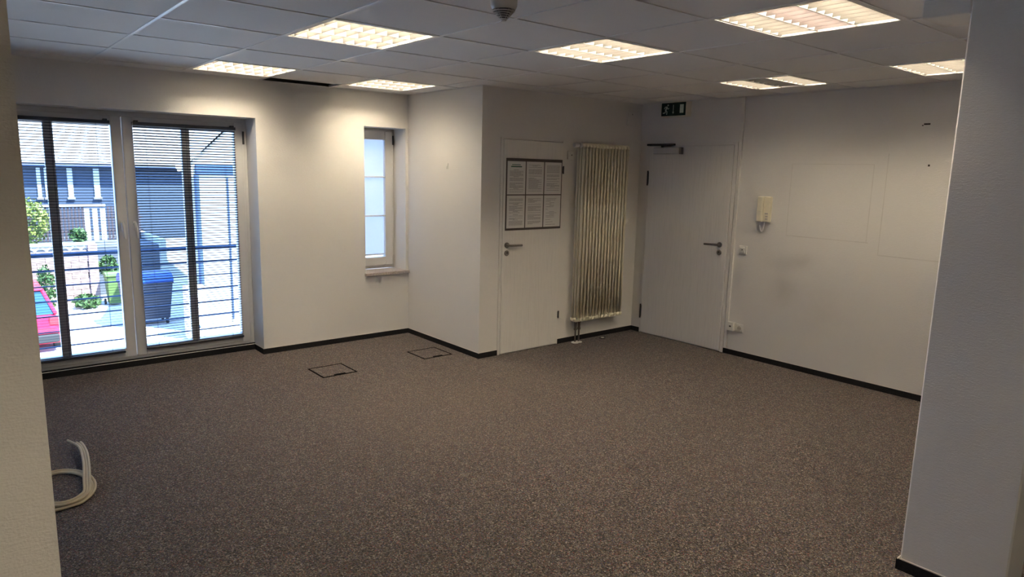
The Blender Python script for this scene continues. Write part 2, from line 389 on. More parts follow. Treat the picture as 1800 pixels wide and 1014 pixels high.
# ------------------------------------------------------------------ doors
def door_handle(parent, cx, cz, n, along, plane):
    """n: axis of the wall normal ('x' or 'y'), along: +-1 direction of the lever, plane: coordinate of the leaf's face"""
    def P(a, out, z):   # a along wall, out from leaf
        return (a, plane-out, z) if n == 'y' else (plane-out, a, z)
    mb = MB()
    mb.lathe([(0.001, 0.0), (0.025, 0.0), (0.026, -0.006), (0.024, -0.010), (0.011, -0.011), (0.010, -0.04), (0.001, -0.041)], P(cx, 0, cz), n, 20)
    h = mb.build('handle', M['steel'], parent, True)
    mb = MB(); mb.tube([P(cx, 0.035, cz), P(cx+along*0.012, 0.046, cz), P(cx+along*0.03, 0.05, cz), P(cx+along*0.14, 0.05, cz-0.002), P(cx+along*0.146, 0.045, cz-0.002)], [0.009, 0.0105, 0.010, 0.010, 0.006], 12)
    mb.build('lever', M['steel'], h, True)
    mb = MB(); mb.lathe([(0.001, 0.0), (0.025, 0.0), (0.026, -0.006), (0.023, -0.010), (0.001, -0.0101)], P(cx, 0, cz-0.072), n, 20)
    e = mb.build('lock_rosette', M['steel'], parent, True)
    mb = MB(); mb.lathe([(0.001, 0.0), (0.0085, 0.0), (0.008, -0.012), (0.001, -0.0125)], P(cx, 0, cz-0.068), n, 12)
    mb.build('keyhole', M['dark'], e)

# narrow door in the middle wall
d1 = bpy.data.objects.new('door_1', None); COL.objects.link(d1); d1.location = (0.585, -B, 0)
struct(d1, 'narrow white wood-grain door carrying the framed notices', 'door')
fr = MB(); fr.bbox(0.203, 0.228, -B-0.014, -B, 0, 1.962, 0.002); fr.build('frame_jamb', M['frame'], d1)
fr = MB(); fr.bbox(0.940, 0.955, -B-0.014, -B, 0, 1.962, 0.002); fr.build('frame_jamb', M['frame'], d1)
fr = MB(); fr.bbox(0.228, 0.940, -B-0.014, -B, 1.946, 1.962, 0.002); fr.build('frame_head', M['frame'], d1)
MB().bbox(0.231, 0.937, -B-0.022, -B-0.001, 0.008, 1.942, 0.003).build('leaf', M['door'], d1)
door_handle(d1, 0.279, 1.012, 'y', 1, -B-0.022)
for z in (1.69, 0.30):
    mb = MB(); mb.tube([(0.946, -B-0.026, z-0.036), (0.946, -B-0.026, z+0.036)], 0.0075, 10); mb.box(0.937, 0.946, -B-0.0235, -B-0.021, z-0.03, z+0.03); mb.build('hinge', M['dark'], d1, True)
# wide exit door in the right wall
d2 = bpy.data.objects.new('door_2', None); COL.objects.link(d2); d2.location = (D, -1.84, 0)
struct(d2, 'wide white wood-grain exit door with closer on top', 'door')
MB().bbox(D-0.014, D, -1.352, -1.334, 0, 1.975, 0.002).build('frame_jamb', M['frame'], d2)
MB().bbox(D-0.014, D, -2.372, -2.338, 0, 1.975, 0.002).build('frame_jamb', M['frame'], d2)
MB().bbox(D-0.014, D, -2.338, -1.352, 1.954, 1.975, 0.002).build('frame_head', M['frame'], d2)
MB().bbox(D-0.022, D-0.001, -2.334, -1.356, 0.010, 1.950, 0.003).build('leaf', M['door'], d2)
door_handle(d2, -2.262, 1.028, 'x', 1, D-0.022)
for z in (1.63, 0.235):
    mb = MB(); mb.tube([(D-0.026, -1.350, z-0.075), (D-0.026, -1.350, z+0.075)], 0.0085, 10); mb.box(D-0.0245, D-0.021, -1.362, -1.350, z-0.06, z+0.06); mb.build('hinge', M['dark'], d2, True)
cl = MB().bbox(D-0.066, D-0.022, -1.755, -1.435, 1.872, 1.936, 0.006).build('closer_body', M['silver'], d2)
MB().bbox(D-0.068, D-0.021, -1.775, -1.755, 1.870, 1.938, 0.004).build('end_cap', M['steel'], cl)
mb = MB(); mb.tube([(D-0.045, -1.53, 1.936), (D-0.045, -1.53, 1.958)], 0.012, 12); mb.tube([(D-0.045, -1.53, 1.956), (D-0.040, -1.66, 1.962)], 0.008, 8); mb.build('closer_arm', M['dark'], d2)
MB().bbox(D-0.050, D-0.014, -1.672, -1.336, 1.955, 1.974, 0.003).build('slide_rail', M['dark'], d2)

# cable duct beside the door
tag(MB().bbox(D-0.020, D, -2.412, -2.380, HB+0.006, H, 0.003).build('cable_duct', M['frame']), 'slim white vertical cable duct beside the exit door', 'cable duct')

# ------------------------------------------------------------------ windows
YW = 0.235     # room-side face of the sashes
win = bpy.data.objects.new('window_1', None); COL.objects.link(win); win.location = ((WX0+WX1)/2, 0.25, 0)
struct(win, 'two-leaf white balcony window with dark venetian blinds', 'window')
MB().box(WX0, WX1, 0.2205, WT, 0.0, 0.056).build('threshold', M['base'], win)
fx = 0.042
for (a, b, c, d) in ((WX0, WX0+fx, 0.056, WZ1), (WX1-fx, WX1, 0.056, WZ1), (WX0+fx, WX1-fx, WZ1-0.045, WZ1), (WX0+fx, WX1-fx, 0.056, 0.092)):
    MB().bbox(a, b, 0.245, 0.315, c, d, 0.003).build('frame_bar', M['pvc'], win)
MID = -2.462
def sash(x0, x1, hx, hinge_x):
    z0, z1, wd = 0.080, 2.026, 0.075
    root = bpy.data.objects.new('sash', None); COL.objects.link(root); root.parent = win; root.location = ((x0+x1)/2-win.location.x, YW-0.25, z0)
    for (a, b, c, d) in ((x0, x0+wd, z0, z1), (x1-wd, x1, z0, z1), (x0+wd, x1-wd, z1-wd, z1), (x0+wd, x1-wd, z0, z0+wd)):
        MB().bbox(a, b, YW, YW+0.07, c, d, 0.004).build('sash_bar', M['pvc'], root)
    xm = (x0+x1)/2
    MB().bbox(xm-0.032, xm+0.032, YW+0.012, YW+0.06, z0+wd, z1-wd, 0.004).build('glazing_bar', M['pvc'], root)
    for (a, b) in ((x0+wd, xm-0.032), (xm+0.032, x1-wd)):
        MB().box(a-0.008, b+0.008, YW+0.032, YW+0.038, z0+wd-0.008, z1-wd+0.008).build('pane', M['glass'], root)
    mb = MB(); mb.bbox(hx-0.014, hx+0.014, YW-0.010, YW, 1.125, 1.20, 0.003); mb.tube([(hx, YW-0.005, 1.18), (hx, YW-0.038, 1.185), (hx, YW-0.047, 1.17), (hx+0.004, YW-0.05, 1.12), (hx+0.008, YW-0.044, 1.065)], [0.010, 0.010, 0.0115, 0.011, 0.009], 10)
    mb.build('window_handle', M['plastic'], root, True)
    return root
s1 = sash(MID+0.003, -1.525, MID+0.045, -1.52); s2 = sash(-3.437, MID-0.003, MID-0.045, -3.44)
for z in (1.90, 0.20):
    mb = MB(); mb.tube([(-1.523, YW-0.006, z-0.055), (-1.523, YW-0.006, z+0.055)], 0.0085, 10); mb.build('hinge', M['gasket'] if z > 1 else M['pvc'], win, True)

def blind(x0, x1, label, tilt):
    z0, z1 = 0.128, 1.985
    yb = YW-0.022
    r = thing('venetian_blind', label, 'blind', ((x0+x1)/2, yb, z0), 'dark blinds on the balcony window')
    MB().bbox(x0, x1, yb-0.013, yb+0.013, z1-0.026, z1, 0.003).build('head_rail', M['rail'], r)
    MB().bbox(x0+0.002, x1-0.002, yb-0.012, yb+0.012, z0, z0+0.020, 0.004).build('bottom_rail', M['rail'], r)
    for xx in (x0+0.03, x1-0.03): MB().bbox(xx-0.014, xx+0.014, yb-0.018, YW, z1-0.004, z1+0.012, 0.002).build('bracket', M['rail'], r)
    L = x1-x0-0.012; half = 0.0125; til = math.radians(tilt)
    pts = []
    for k in range(5):
        t = -1+0.5*k; yy = t*half; zz = 0.0016*(1-t*t)
        pts.append((yy*math.cos(til) - zz*math.sin(til), -yy*math.sin(til) + zz*math.cos(til)))
    prof = pts + [(p[0], p[1]-0.0005) for p in reversed(pts)]
    sm = MB().prism(prof, 'x', -L/2, L/2).mesh('slat', M['slat'])
    n = 84; pitch = (z1-0.04-(z0+0.028))/(n-1)
    for k in range(n): link('slat', sm, r, (0, 0, 0.028+k*pitch))
    for fx_ in (0.12, 0.5, 0.88):
        xx = x0+(x1-x0)*fx_
        mb = MB()
        for dy in (-0.011, 0.011): mb.box(xx-0.0007, xx+0.0007, yb+dy-0.0006, yb+dy+0.0006, z0+0.02, z1-0.026)
        mb.build('ladder_cord', M['cord'], r)
blind(-2.394, -1.594, 'dark venetian blind on the window leaf beside the papered wall', 21)
blind(-3.330, -2.548, 'dark venetian blind on the window leaf beside the near partition', 12)

w2 = bpy.data.objects.new('window_2', None); COL.objects.link(w2); w2.location = ((SX0+SX1)/2, 0.25, SZ0)
struct(w2, 'narrow white window with a pale blind and two thin bars', 'window')
for (a, b, c, d) in ((SX0, SX0+0.03, SZ0, SZ1), (SX1-0.03, SX1, SZ0, SZ1), (SX0+0.03, SX1-0.03, SZ1-0.035, SZ1), (SX0+0.03, SX1-0.03, SZ0, SZ0+0.045)):
    MB().bbox(a, b, 0.235, 0.31, c, d, 0.003).build('frame_bar', M['pvc'], w2)
a0, a1, c0, c1, wd = SX0+0.018, SX1-0.022, SZ0+0.035, SZ1-0.025, 0.085
sh = bpy.data.objects.new('sash', None); COL.objects.link(sh); sh.parent = w2
for (a, b, c, d) in ((a0, a0+wd, c0, c1), (a1-wd, a1, c0, c1), (a0+wd, a1-wd, c1-wd, c1), (a0+wd, a1-wd, c0, c0+wd)):
    MB().bbox(a, b, 0.215, 0.28, c, d, 0.004).build('sash_bar', M['pvc'], sh)
for z in (1.192, 1.580): MB().bbox(a0+wd, a1-wd, 0.222, 0.245, z-0.007, z+0.007, 0.002).build('glazing_bar', M['frame'], sh)
MB().box(a0+wd-0.008, a1-wd+0.008, 0.262, 0.266, c0+wd-0.008, c1-wd+0.008).build('pane', M['glass'], sh)
mb = MB(); mb.tube([(SX1-0.02, 0.209, 0.71), (SX1-0.02, 0.209, 0.79)], 0.007, 8); mb.build('hinge', M['pvc'], w2, True)
mb = MB(); mb.tube([(SX1-0.02, 0.209, 1.90), (SX1-0.02, 0.209, 1.99)], 0.007, 8); mb.build('hinge', M['gasket'], w2, True)
w3 = bpy.data.objects.new('window_unseen', None); COL.objects.link(w3); w3.location = (XL-0.12, (LY0+LY1)/2, 0)  # unseen window, added for daylight from the left
struct(w3, 'unseen two-leaf white window added in the side wall behind the near partition', 'window')
for (a, b, c, d) in ((LY0, LY1, 0.0, 0.10), (LY0, LY1, 1.98, 2.06), (LY0, LY0+0.09, 0.10, 1.98), (LY1-0.09, LY1, 0.10, 1.98), ((LY0+LY1)/2-0.07, (LY0+LY1)/2+0.07, 0.10, 1.98)):
    MB().bbox(XL-0.16, XL-0.08, a, b, c, d, 0.003).build('frame_bar', M['pvc'], w3)
for (a, b) in ((LY0+0.085, (LY0+LY1)/2-0.065), ((LY0+LY1)/2+0.065, LY1-0.085)): MB().box(XL-0.125, XL-0.119, a, b, 0.095, 1.985).build('pane', M['glass'], w3)  # panes of the added unseen window
r = thing('pleated_blind', 'pale translucent blind filling the narrow window', 'blind', ((a0+a1)/2, 0.25, c0+wd))
MB().box(a0+wd+0.002, a1-wd-0.002, 0.250, 0.2512, c0+wd+0.030, c1-wd-0.001).build('fabric', M['blind'], r)
MB().bbox(a0+wd+0.002, a1-wd-0.002, 0.246, 0.256, c0+wd+0.014, c0+wd+0.030, 0.002).build('bottom_rail', M['plastic'], r)
struct(MB().bbox(SX0-0.012, 0.0, -0.028, 0.235, SZ0-0.030, SZ0, 0.003).build('trim_2', M['granite']), 'speckled stone sill under the narrow window', 'window sill')

# ------------------------------------------------------------------ ceiling luminaires
def make_lamp():
    r = thing('ceiling_light', 'x', 'ceiling light', (0, 0, 0), 'recessed louvre lights in the ceiling')
    S = 0.300
    mb = MB(); e = S+0.006; h0, h1 = 0.004, 0.085
    mb.box(-e, e, -e, -S, h0, h1); mb.box(-e, e, S, e, h0, h1); mb.box(-e, -S, -S, S, h0, h1); mb.box(S, e, -S, S, h0, h1); mb.box(-S, S, -S, S, h1-0.004, h1)
    mb.build('housing', M['white_steel'], r)
    fm = MB()
    o = 0.304; q = 0.289
    fm.box(-o, o, -o, -q, -0.001, 0.004); fm.box(-o, o, q, o, -0.001, 0.004); fm.box(-o, -q, -q, q, -0.001, 0.004); fm.box(q, o, -q, q, -0.001, 0.004)
    fm.build('frame', M['lampframe'], r)
    W = 2*q/3
    for k in range(4):                     # longitudinal reflector wedges along x
        y = -q+k*W; hw = 0.022; lo = 0.0025
        if k in (0, 3):
            s_ = 1 if k == 0 else -1
            poly = [(y, 0.004), (y+s_*lo*2, 0.004), (y+s_*0.010, 0.022), (y+s_*hw, 0.050), (y, 0.050)]
        else: poly = [(y-lo, 0.002), (y+lo, 0.002), (y+0.009, 0.022), (y+hw, 0.050), (y-hw, 0.050), (y-0.009, 0.022)]
        MB().prism(poly, 'x', -q, q).build('reflector', M['louvre'], r)
    nb = 8; bm_ = MB().prism([(-0.0015, 0.003), (0.0015, 0.003), (0.006, 0.024), (0.011, 0.046), (-0.011, 0.046), (-0.006, 0.024)], 'y', -W/2+0.004, W/2-0.004).mesh('cross_blade', M['blade'])
    for k in range(3):
        y = -q+(k+0.5)*W
        for b_ in range(nb):
            link('cross_blade', bm_, r, (-q+2*q*(b_+0.5)/nb, y, 0))
        mb = MB(); mb.tube([(-0.285, y, 0.066), (0.285, y, 0.066)], 0.0105, 10); mb.build('tube_%s' % 'abc'[k] if False else 'tube', M['tube'], r, True)
    return r
lamp0 = make_lamp()
lab = {(1, 2): 'recessed louvre ceiling light over the open floor on the window side of the smoke detector',
       (1, 5): 'recessed louvre ceiling light over the balcony window', (3, 5): 'recessed louvre ceiling light beside the narrow window and return wall',
       (3, 1): 'lit louvre ceiling light between the smoke detector and the narrow door', (3, -1): 'large bright louvre ceiling light with a rosy middle tube',
       (6, 1): 'louvre ceiling light with its middle tube dead', (6, -1): 'louvre ceiling light above the holes in the scuffed wall',
       (-2, -4): 'unseen added louvre ceiling light facing the near partition', (1, -5): 'unseen added louvre ceiling light on the far side of the pier from the radiator'}
first = True
for (i, j) in LAMPS + HIDDEN_LAMPS:
    L = lamp0 if first else copy_tree(lamp0); first = False
    L.location = (GX+(i+.5)*TS, GY+(j+.5)*TS, H)
    L['label'] = lab[(i, j)]
    tubes = sorted([c for c in L.children if c.name.startswith('tube')], key=lambda c: sum(v.co.y for v in c.data.vertices))
    if (i, j) == (6, 1):
        me = tubes[1].data.copy(); me.materials[0] = M['tube_off']; tubes[1].data = me
    if (i, j) in ((3, -1),):
        me = tubes[1].data.copy(); me.materials[0] = M['tube_pink']; tubes[1].data = me

# ------------------------------------------------------------------ radiator
R0, R1 = 1.118, 1.742
rad = thing('radiator', 'tall cream column radiator hung between the two doors', 'radiator', ((R0+R1)/2, -B-0.08, 0.22))
NS = 15; ys = (-B-0.115, -B-0.08, -B-0.045)
cm = MB()
zt, zb = 1.918, 0.243
def section():
    mb = MB()
    for y in ys: mb.tube([(0, y+B+0.08, zb-0.243+0.008), (0, y+B+0.08, zt-0.243-0.008)], 0.0130, 10)
    for z in (zb, zt):
        zz = z-0.243
        s_ = 1 if z == zt else -1
        mb.tube([(0, -0.047, zz-s_*0.012), (0, -0.040, zz+s_*0.006), (0, -0.02, zz+s_*0.012), (0, 0.02, zz+s_*0.012), (0, 0.040, zz+s_*0.006), (0, 0.047, zz-s_*0.012)], [0.0125, 0.0165, 0.018, 0.018, 0.0165, 0.0125], 10)
        mb.tube([(-0.0224, -0.012, zz), (0.0224, -0.012, zz)], 0.017, 10)
    me = mb.mesh('section', M['rad'])
    for p in me.polygons: p.use_smooth = True
    return me
sec = section()
for k in range(NS): link('section', sec, rad, (R0+(R1-R0)*k/(NS-1)-rad.location.x, 0, 0.243-0.22))
mb = MB(); mb.lathe([(0.001, -0.085), (0.020, -0.085), (0.024, -0.075), (0.022, -0.03), (0.017, -0.025), (0.017, -0.008), (0.024, -0.006), (0.024, 0.012), (0.001, 0.013)], (R0-0.022, -B-0.092, 1.925), 'x', 18)
th = mb.build('thermostat_knob', M['plastic'], rad, True)
MB().lathe([(0.0215, -0.026), (0.0215, -0.018)], (R0-0.022, -B-0.092, 1.925), 'x', 18).build('collar', M['chrome'], th)
for xx in (1.135, 1.185):
    mb = MB(); mb.tube([(xx, -B-0.08, 0.232), (xx, -B-0.08, 0.205)], 0.017, 10); mb.tube([(xx, -B-0.08, 0.205), (xx, -B-0.08, 0.15)], 0.0125, 10); mb.tube([(xx, -B-0.08, 0.15), (xx, -B-0.08, 0.13)], 0.016, 6)
    v_ = mb.build('valve', M['brass'], rad, True)
    mb = MB(); mb.tube([(xx, -B-0.08, 0.135), (xx, -B-0.08, 0.0)], 0.0085, 10); mb.build('pipe', M['brass'], rad, True)
mb = MB()
for xx in (1.135, 1.185): mb.lathe([(0.001, 0.0), (0.037, 0.0), (0.035, 0.006), (0.02, 0.010), (0.001, 0.011)], (xx, -B-0.08, 0.0005), 'z', 18)
mb.build('floor_rosette', M['plastic'], rad, True)
fd = thing('floor_outlet', 'small round metal floor cap beside the radiator', 'floor outlet', (1.507, -1.315, 0))
MB().lathe([(0.001, 0.0005), (0.036, 0.0005), (0.036, 0.006), (0.030, 0.010), (0.026, 0.007), (0.001, 0.007)], (1.507, -1.315, 0), 'z', 20).build('rim', M['dark'], fd, True)
MB().lathe([(0.001, 0.007), (0.022, 0.007), (0.018, 0.013), (0.001, 0.014)], (1.507, -1.315, 0), 'z', 20).build('lid', M['chrome'], fd, True)

# ------------------------------------------------------------------ wall fittings
def plate_x(name, label, cat, y, z, wy, wz, kind, depth=0.012, mat='plastic'):
    r = thing(name, label, cat, (D, y, z))
    MB().bbox(D-depth, D, y-wy/2, y+wy/2, z-wz/2, z+wz/2, 0.003).build('plate', M[mat], r)
    if kind == 'switch':
        MB().bbox(D-depth-0.006, D-depth+0.001, y-wy*0.33, y+wy*0.33, z-wz*0.33, z+wz*0.33, 0.003).build('rocker', M[mat], r)
        MB().lathe([(0.001, 0), (0.006, 0), (0.006, -0.002), (0.001, -0.0025)], (D-depth-0.006, y, z+0.004), 'x', 12).build('button', M['hole'], r)
    if kind == 'socket':
        MB().lathe([(0.027, 0.001), (0.027, -0.003), (0.022, -0.003), (0.021, 0.0005)], (D-depth, y, z), 'x', 20).build('ring', M[mat], r)
        MB().lathe([(0.001, 0), (0.0205, 0), (0.0205, -0.0012), (0.001, -0.0012)], (D-depth, y, z), 'x', 20).build('recess', M['sockframe'], r)
        for dy in (-0.009, 0.009): MB().lathe([(0.001, 0), (0.003, 0), (0.003, -0.0022), (0.001, -0.0022)], (D-depth, y+dy, z), 'x', 8).build('contact_hole', M['hole'], r)
    if kind == 'data':
        MB().bbox(D-depth-0.002, D-depth+0.001, y-0.028, y+0.028, z-0.026, z+0.026, 0.001).build('inlay', M[mat], r)
        MB().box(D-depth-0.004, D-depth, y-0.014, y+0.006, z-0.004, z+0.010).build('port', M['hole'], r)
    return r
plate_x('light_switch', 'square white wall switch below the intercom', 'switch', -2.500, 1.001, 0.080, 0.080, 'switch')
plate_x('data_socket', 'deep white data socket box at the foot of the exit door', 'socket', -2.406-0.044, 0.275, 0.075, 0.080, 'data', 0.045)
plate_x('power_socket', 'flat white power socket next to the data box', 'socket', -2.530, 0.268, 0.078, 0.078, 'socket', 0.012)
r = thing('wall_button', 'small white push button between narrow door and radiator', 'switch', (1.055, -B, 1.83))
MB().bbox(1.015, 1.095, -B-0.011, -B, 1.79, 1.87, 0.003).build('plate', M['plastic'], r)
MB().bbox(1.030, 1.082, -B-0.017, -B-0.010, 1.803, 1.857, 0.003).build('rocker', M['plastic'], r)
MB().lathe([(0.001, 0), (0.006, 0), (0.006, -0.002), (0.001, -0.0025)], (1.058, -B-0.017, 1.832), 'y', 12).build('button', M['hole'], r)
r = thing('wall_cover', 'flat white cover plate high beside the exit sign', 'cover plate', (1.905, -B, 2.22))
MB().bbox(1.832, 1.980, -B-0.010, -B, 2.152, 2.292, 0.003).build('plate', M['wall'], r)
MB().box(1.901, 1.907, -B-0.0115, -B-0.009, 2.258, 2.272).build('screw', M['hole'], r)
r = thing('wall_hook', 'tiny white hook on the short return wall', 'hook', (0, -0.698, 1.70))
MB().bbox(-0.006, 0, -0.708, -0.688, 1.675, 1.725, 0.001).build('back_plate', M['plastic'], r)
mb = MB(); mb.tube([(-0.004, -0.698, 1.705), (-0.016, -0.698, 1.690), (-0.018, -0.698, 1.680), (-0.012, -0.698, 1.676)], 0.003, 6); mb.build('prong', M['plastic'], r)

# intercom
it = thing('intercom', 'cream intercom handset unit with curled cord on the scuffed wall', 'intercom', (D, -2.69, 1.385))
MB().bbox(D-0.030, D, -2.752, -2.632, 1.275, 1.500, 0.006).build('base', M['cream'], it)
mb = MB(); mb.bbox(D-0.060, D-0.030, -2.690, -2.636, 1.275, 1.498, 0.006)
hs = mb.build('handset', M['cream'], it)
for a in range(3):
    for b_ in range(3): MB().lathe([(0.001, 0), (0.003, 0), (0.003, -0.001), (0.001, -0.001)], (D-0.060, -2.672+a*0.010, 1.345+b_*0.012), 'x', 8).build('grille_hole', M['sockframe'], hs)
MB().bbox(D-0.036, D-0.029, -2.742, -2.700, 1.277, 1.365, 0.002).build('panel', M['cream'], it)
for k, z in enumerate((1.350, 1.325, 1.303)): MB().bbox(D-0.039, D-0.034, -2.735, -2.712 if k else -2.705, z-0.006, z+0.006, 0.0015).build('key', M['sockframe'], it)
pts = []
for k in range(13):
    a = math.pi*k/12
    pts.append((D-0.035+0.005*math.sin(a), -2.685+0.022*math.cos(a)*1.0, 1.272-0.085*math.sin(a)))
mb = MB(); mb.tube(pts, 0.0045, 8); mb.build('cord', M['plastic'], it, True)

# exit sign
ES = D-0.078
r = thing('exit_sign', 'dark green emergency exit sign box above the wide door', 'sign', (D, -1.66, 2.23))
MB().bbox(ES, D, -1.822, -1.513, 2.229, 2.372, 0.003).build('housing', M['signbox'], r)
MB().box(ES-0.0015, ES+0.001, -1.812, -1.522, 2.238, 2.363).build('panel', M['sign'], r)
pg = MB(); xs = ES-0.0022
def stroke(pts, wd):
    for (p, q) in zip(pts[:-1], pts[1:]):
        dx, dz = q[0]-p[0], q[1]-p[1]; l = math.hypot(dx, dz); nx, nz = -dz/l*wd/2, dx/l*wd/2
        ex, ez = dx/l*wd*0.3, dz/l*wd*0.3
        pg.prism([(p[0]+nx-ex, p[1]+nz-ez), (p[0]-nx-ex, p[1]-nz-ez), (q[0]-nx+ex, q[1]-nz+ez), (q[0]+nx+ex, q[1]+nz+ez)], 'x', xs, xs+0.001)
yc, zc = -1.583, 2.300       # the figure runs towards -y (to the right as seen)
def F(a, b): return (yc-a, zc+b)
pg.prism([F(0.018+0.0085*math.cos(2*math.pi*k/14), 0.040+0.0085*math.sin(2*math.pi*k/14)) for k in range(14)], 'x', xs, xs+0.001)
stroke([F(0.006, 0.024), F(-0.010, -0.008)], 0.015)
stroke([F(0.004, 0.027), F(-0.016, 0.024), F(-0.026, 0.008)], 0.007)
stroke([F(0.008, 0.022), F(0.018, 0.004), F(0.030, 0.012)], 0.007)
stroke([F(-0.008, -0.008), F(-0.014, -0.030), F(-0.040, -0.033)], 0.0095)
stroke([F(-0.008, -0.006), F(0.008, -0.022), F(0.006, -0.046)], 0.0095)
pg.build('running_figure', M['picto'], r); pg = MB()
stroke([(-1.666, 2.340), (-1.666, 2.262)], 0.007)
pg.prism([(-1.678, 2.275), (-1.654, 2.275), (-1.666, 2.256)], 'x', xs, xs+0.001)
pg.build('arrow', M['picto'], r); pg = MB()
pg.prism([(-1.788, 2.262), (-1.744, 2.262), (-1.744, 2.342), (-1.788, 2.342)], 'x', xs, xs+0.001)
pg.build('door_symbol', M['picto'], r)

# framed notices on the narrow door
NY = -B-0.022
nb = thing('notice_frame', 'brown frame of six printed sheets on the narrow door', 'notice board', (0.592, NY, 1.14))
nx0, nx1, nz0, nz1 = 0.253, 0.931, 1.143, 1.783
MB().bbox(nx0, nx1, NY-0.006, NY, nz0, nz1, 0.002).build('backing', M['board'], nb)
cw, chh = 0.209, 0.292
for rr in range(2):
    for cc in range(3):
        px0 = nx0+0.013+cc*(cw+0.0125); pz1 = nz1-0.026-rr*(chh+0.010)
        pa = MB().box(px0, px0+cw, NY-0.0072, NY-0.0055, pz1-chh, pz1).build('paper_sheet', M['paper'], nb)
        mb = MB(); z = pz1-0.028; rnd = random.Random(rr*3+cc+4)
        yy0, yy1 = NY-0.0080, NY-0.0072
        title = (rr == 0 and cc == 0)
        if title:
            t2 = MB(); t2.box(px0+0.05, px0+0.15, yy0, yy1, z-0.006, z); t2.box(px0+0.04, px0+0.165, yy0, yy1, z-0.024, z-0.014); t2.build('heading', M['ink_green'], pa); z -= 0.045
        while z > pz1-chh+0.03:
            if rnd.random() < 0.20: z -= 0.010
            if rnd.random() < 0.12:
                mb.box(px0+0.07, px0+0.13, yy0, yy1, z-0.0035, z); z -= 0.012
            ln = (0.158 if rnd.random() < 0.75 else 0.158*rnd.uniform(0.35, 0.9)) * (1 if (rr, cc) != (1, 2) else rnd.uniform(0.3, 0.9))
            x = px0+0.026; xe = x+ln
            while x < xe:
                wl = min(rnd.uniform(0.008, 0.03), xe-x); mb.box(x, x+wl, yy0, yy1, z-0.0036, z); x += wl+0.0032
            z -= 0.0082 if (rr, cc) != (1, 2) else 0.013
        mb.build('printed_text', M['ink'], pa)

# smoke detector
sx, sy = -1.815, -3.760
sd = thing('smoke_detector', 'white cone-shaped smoke detector hanging from the ceiling', 'smoke detector', (sx, sy, H))
MB().lathe([(0.001, H-0.0015), (0.062, H-0.0015), (0.062, H-0.014), (0.055, H-0.018), (0.054, H-0.058), (0.050, H-0.068), (0.045, H-0.074), (0.001, H-0.074)], (sx, sy, 0), 'z', 32).build('body', M['detector'], sd, True)
cg = MB().lathe([(0.001, H-0.073), (0.036, H-0.073), (0.010, H-0.110), (0.001, H-0.111)], (sx, sy, 0), 'z', 24).build('sensor_core', M['gasket'], sd)
for k in range(5):
    rr = 0.045-0.0072*k; z = H-0.0805-0.0070*k
    MB().lathe([(rr-0.006, z+0.001), (rr, z+0.001), (rr-0.001, z-0.0015), (rr-0.006, z-0.0015)], (sx, sy, 0), 'z', 24).build('ring', M['detector'], sd, True)
for k in range(6):
    a = math.pi/3*k+0.35
    mb = MB(); mb.tube([(sx+0.0455*math.cos(a), sy+0.0455*math.sin(a), H-0.074), (sx+0.010*math.cos(a), sy+0.010*math.sin(a), H-0.113)], 0.0013, 6); mb.build('rib', M['detector'], sd)
MB().lathe([(0.001, H-0.110), (0.013, H-0.111), (0.010, H-0.117), (0.001, H-0.118)], (sx, sy, 0), 'z', 16).build('tip', M['detector'], sd)
MB().bbox(sx-0.062, sx-0.046, sy+0.035, sy+0.050, H-0.030, H-0.016, 0.002).build('indicator', M['red'], sd)

# floor boxes
def floor_box(x, y, label):
    r = thing('floor_box', label, 'floor box', (x, y, 0), 'floor boxes near the return wall'); s = 0.151; t_ = 0.0125
    for (a, b, c, d) in ((-s, s, -s, -s+t_), (-s, s, s-t_, s), (-s, -s+t_, -s+t_, s-t_), (s-t_, s, -s+t_, s-t_)):
        MB().box(x+a, x+b, y+c, y+d, 0.0004, 0.004).build('frame_bar', M['black'], r)
    MB().box(x-s+t_+0.001, x+s-t_-0.001, y-s+t_+0.001, y+s-t_-0.001, 0.0004, 0.0028).build('lid', M['carpet'], r)
    MB().bbox(x-0.045, x+0.055, y-s+0.0127, y-s+0.036, 0.0010, 0.0048, 0.0008).build('grip', M['black'], r)
floor_box(-1.223, -0.823, 'square carpeted floor box lid farther from the return wall')
floor_box(-0.265, -0.815, 'square carpeted floor box lid close to the return wall')

# cables lying on the carpet
def smooth(pts, n=8):
    P = [Vector(p) for p in pts]; out = []
    for i in range(len(P)-1):
        p0, p1, p2, p3 = P[max(i-1, 0)], P[i], P[i+1], P[min(i+2, len(P)-1)]
        for k in range(n):
            t = k/n; out.append(0.5*((2*p1)+(p2-p0)*t+(2*p0-5*p1+4*p2-p3)*t*t+(3*p1-p0-3*p2+p3)*t*t*t))
    out.append(P[-1]); return out
def cable(label, dr, end, lift, cx=-3.258, cy=-2.010):
    pts = [(-3.80, -2.16+dr, 0.008+lift), (-3.55, -2.20-dr, 0.008+lift), (-3.38, -2.245-dr, 0.008+lift)]
    n = 22; a0, a1 = -1.35, -1.35+2*math.pi*1.10
    for k in range(n+1):
        a = a0+(a1-a0)*k/n; z = 0.008+lift+0.018*max(0, (k/n-0.35)/0.65)
        sh = 0.012*max(0, (k/n-0.8)/0.2)
        pts.append((cx+(0.128+dr*0.8-sh)*math.cos(a), cy+(0.232+dr-sh)*math.sin(a), z))
    pts += [(-3.152+dr*0.8, -2.03, 0.034+lift), (-3.128+dr*0.75, -1.85, 0.040+lift), (-3.112+dr*0.75, -1.68, 0.044+lift), (-3.112+dr*0.75, -1.54, 0.046+lift), end]
    mb = MB(); mb.tube(smooth(pts, 5), 0.0066, 8)
    tag(mb.build('cable', M['cable'], None, True), label, 'cable', 'loose cable ends by the near partition')
cable('cream cable forming the middle strand of the coil on the carpet', 0.0, (-3.124, -1.47, 0.046), 0.0)
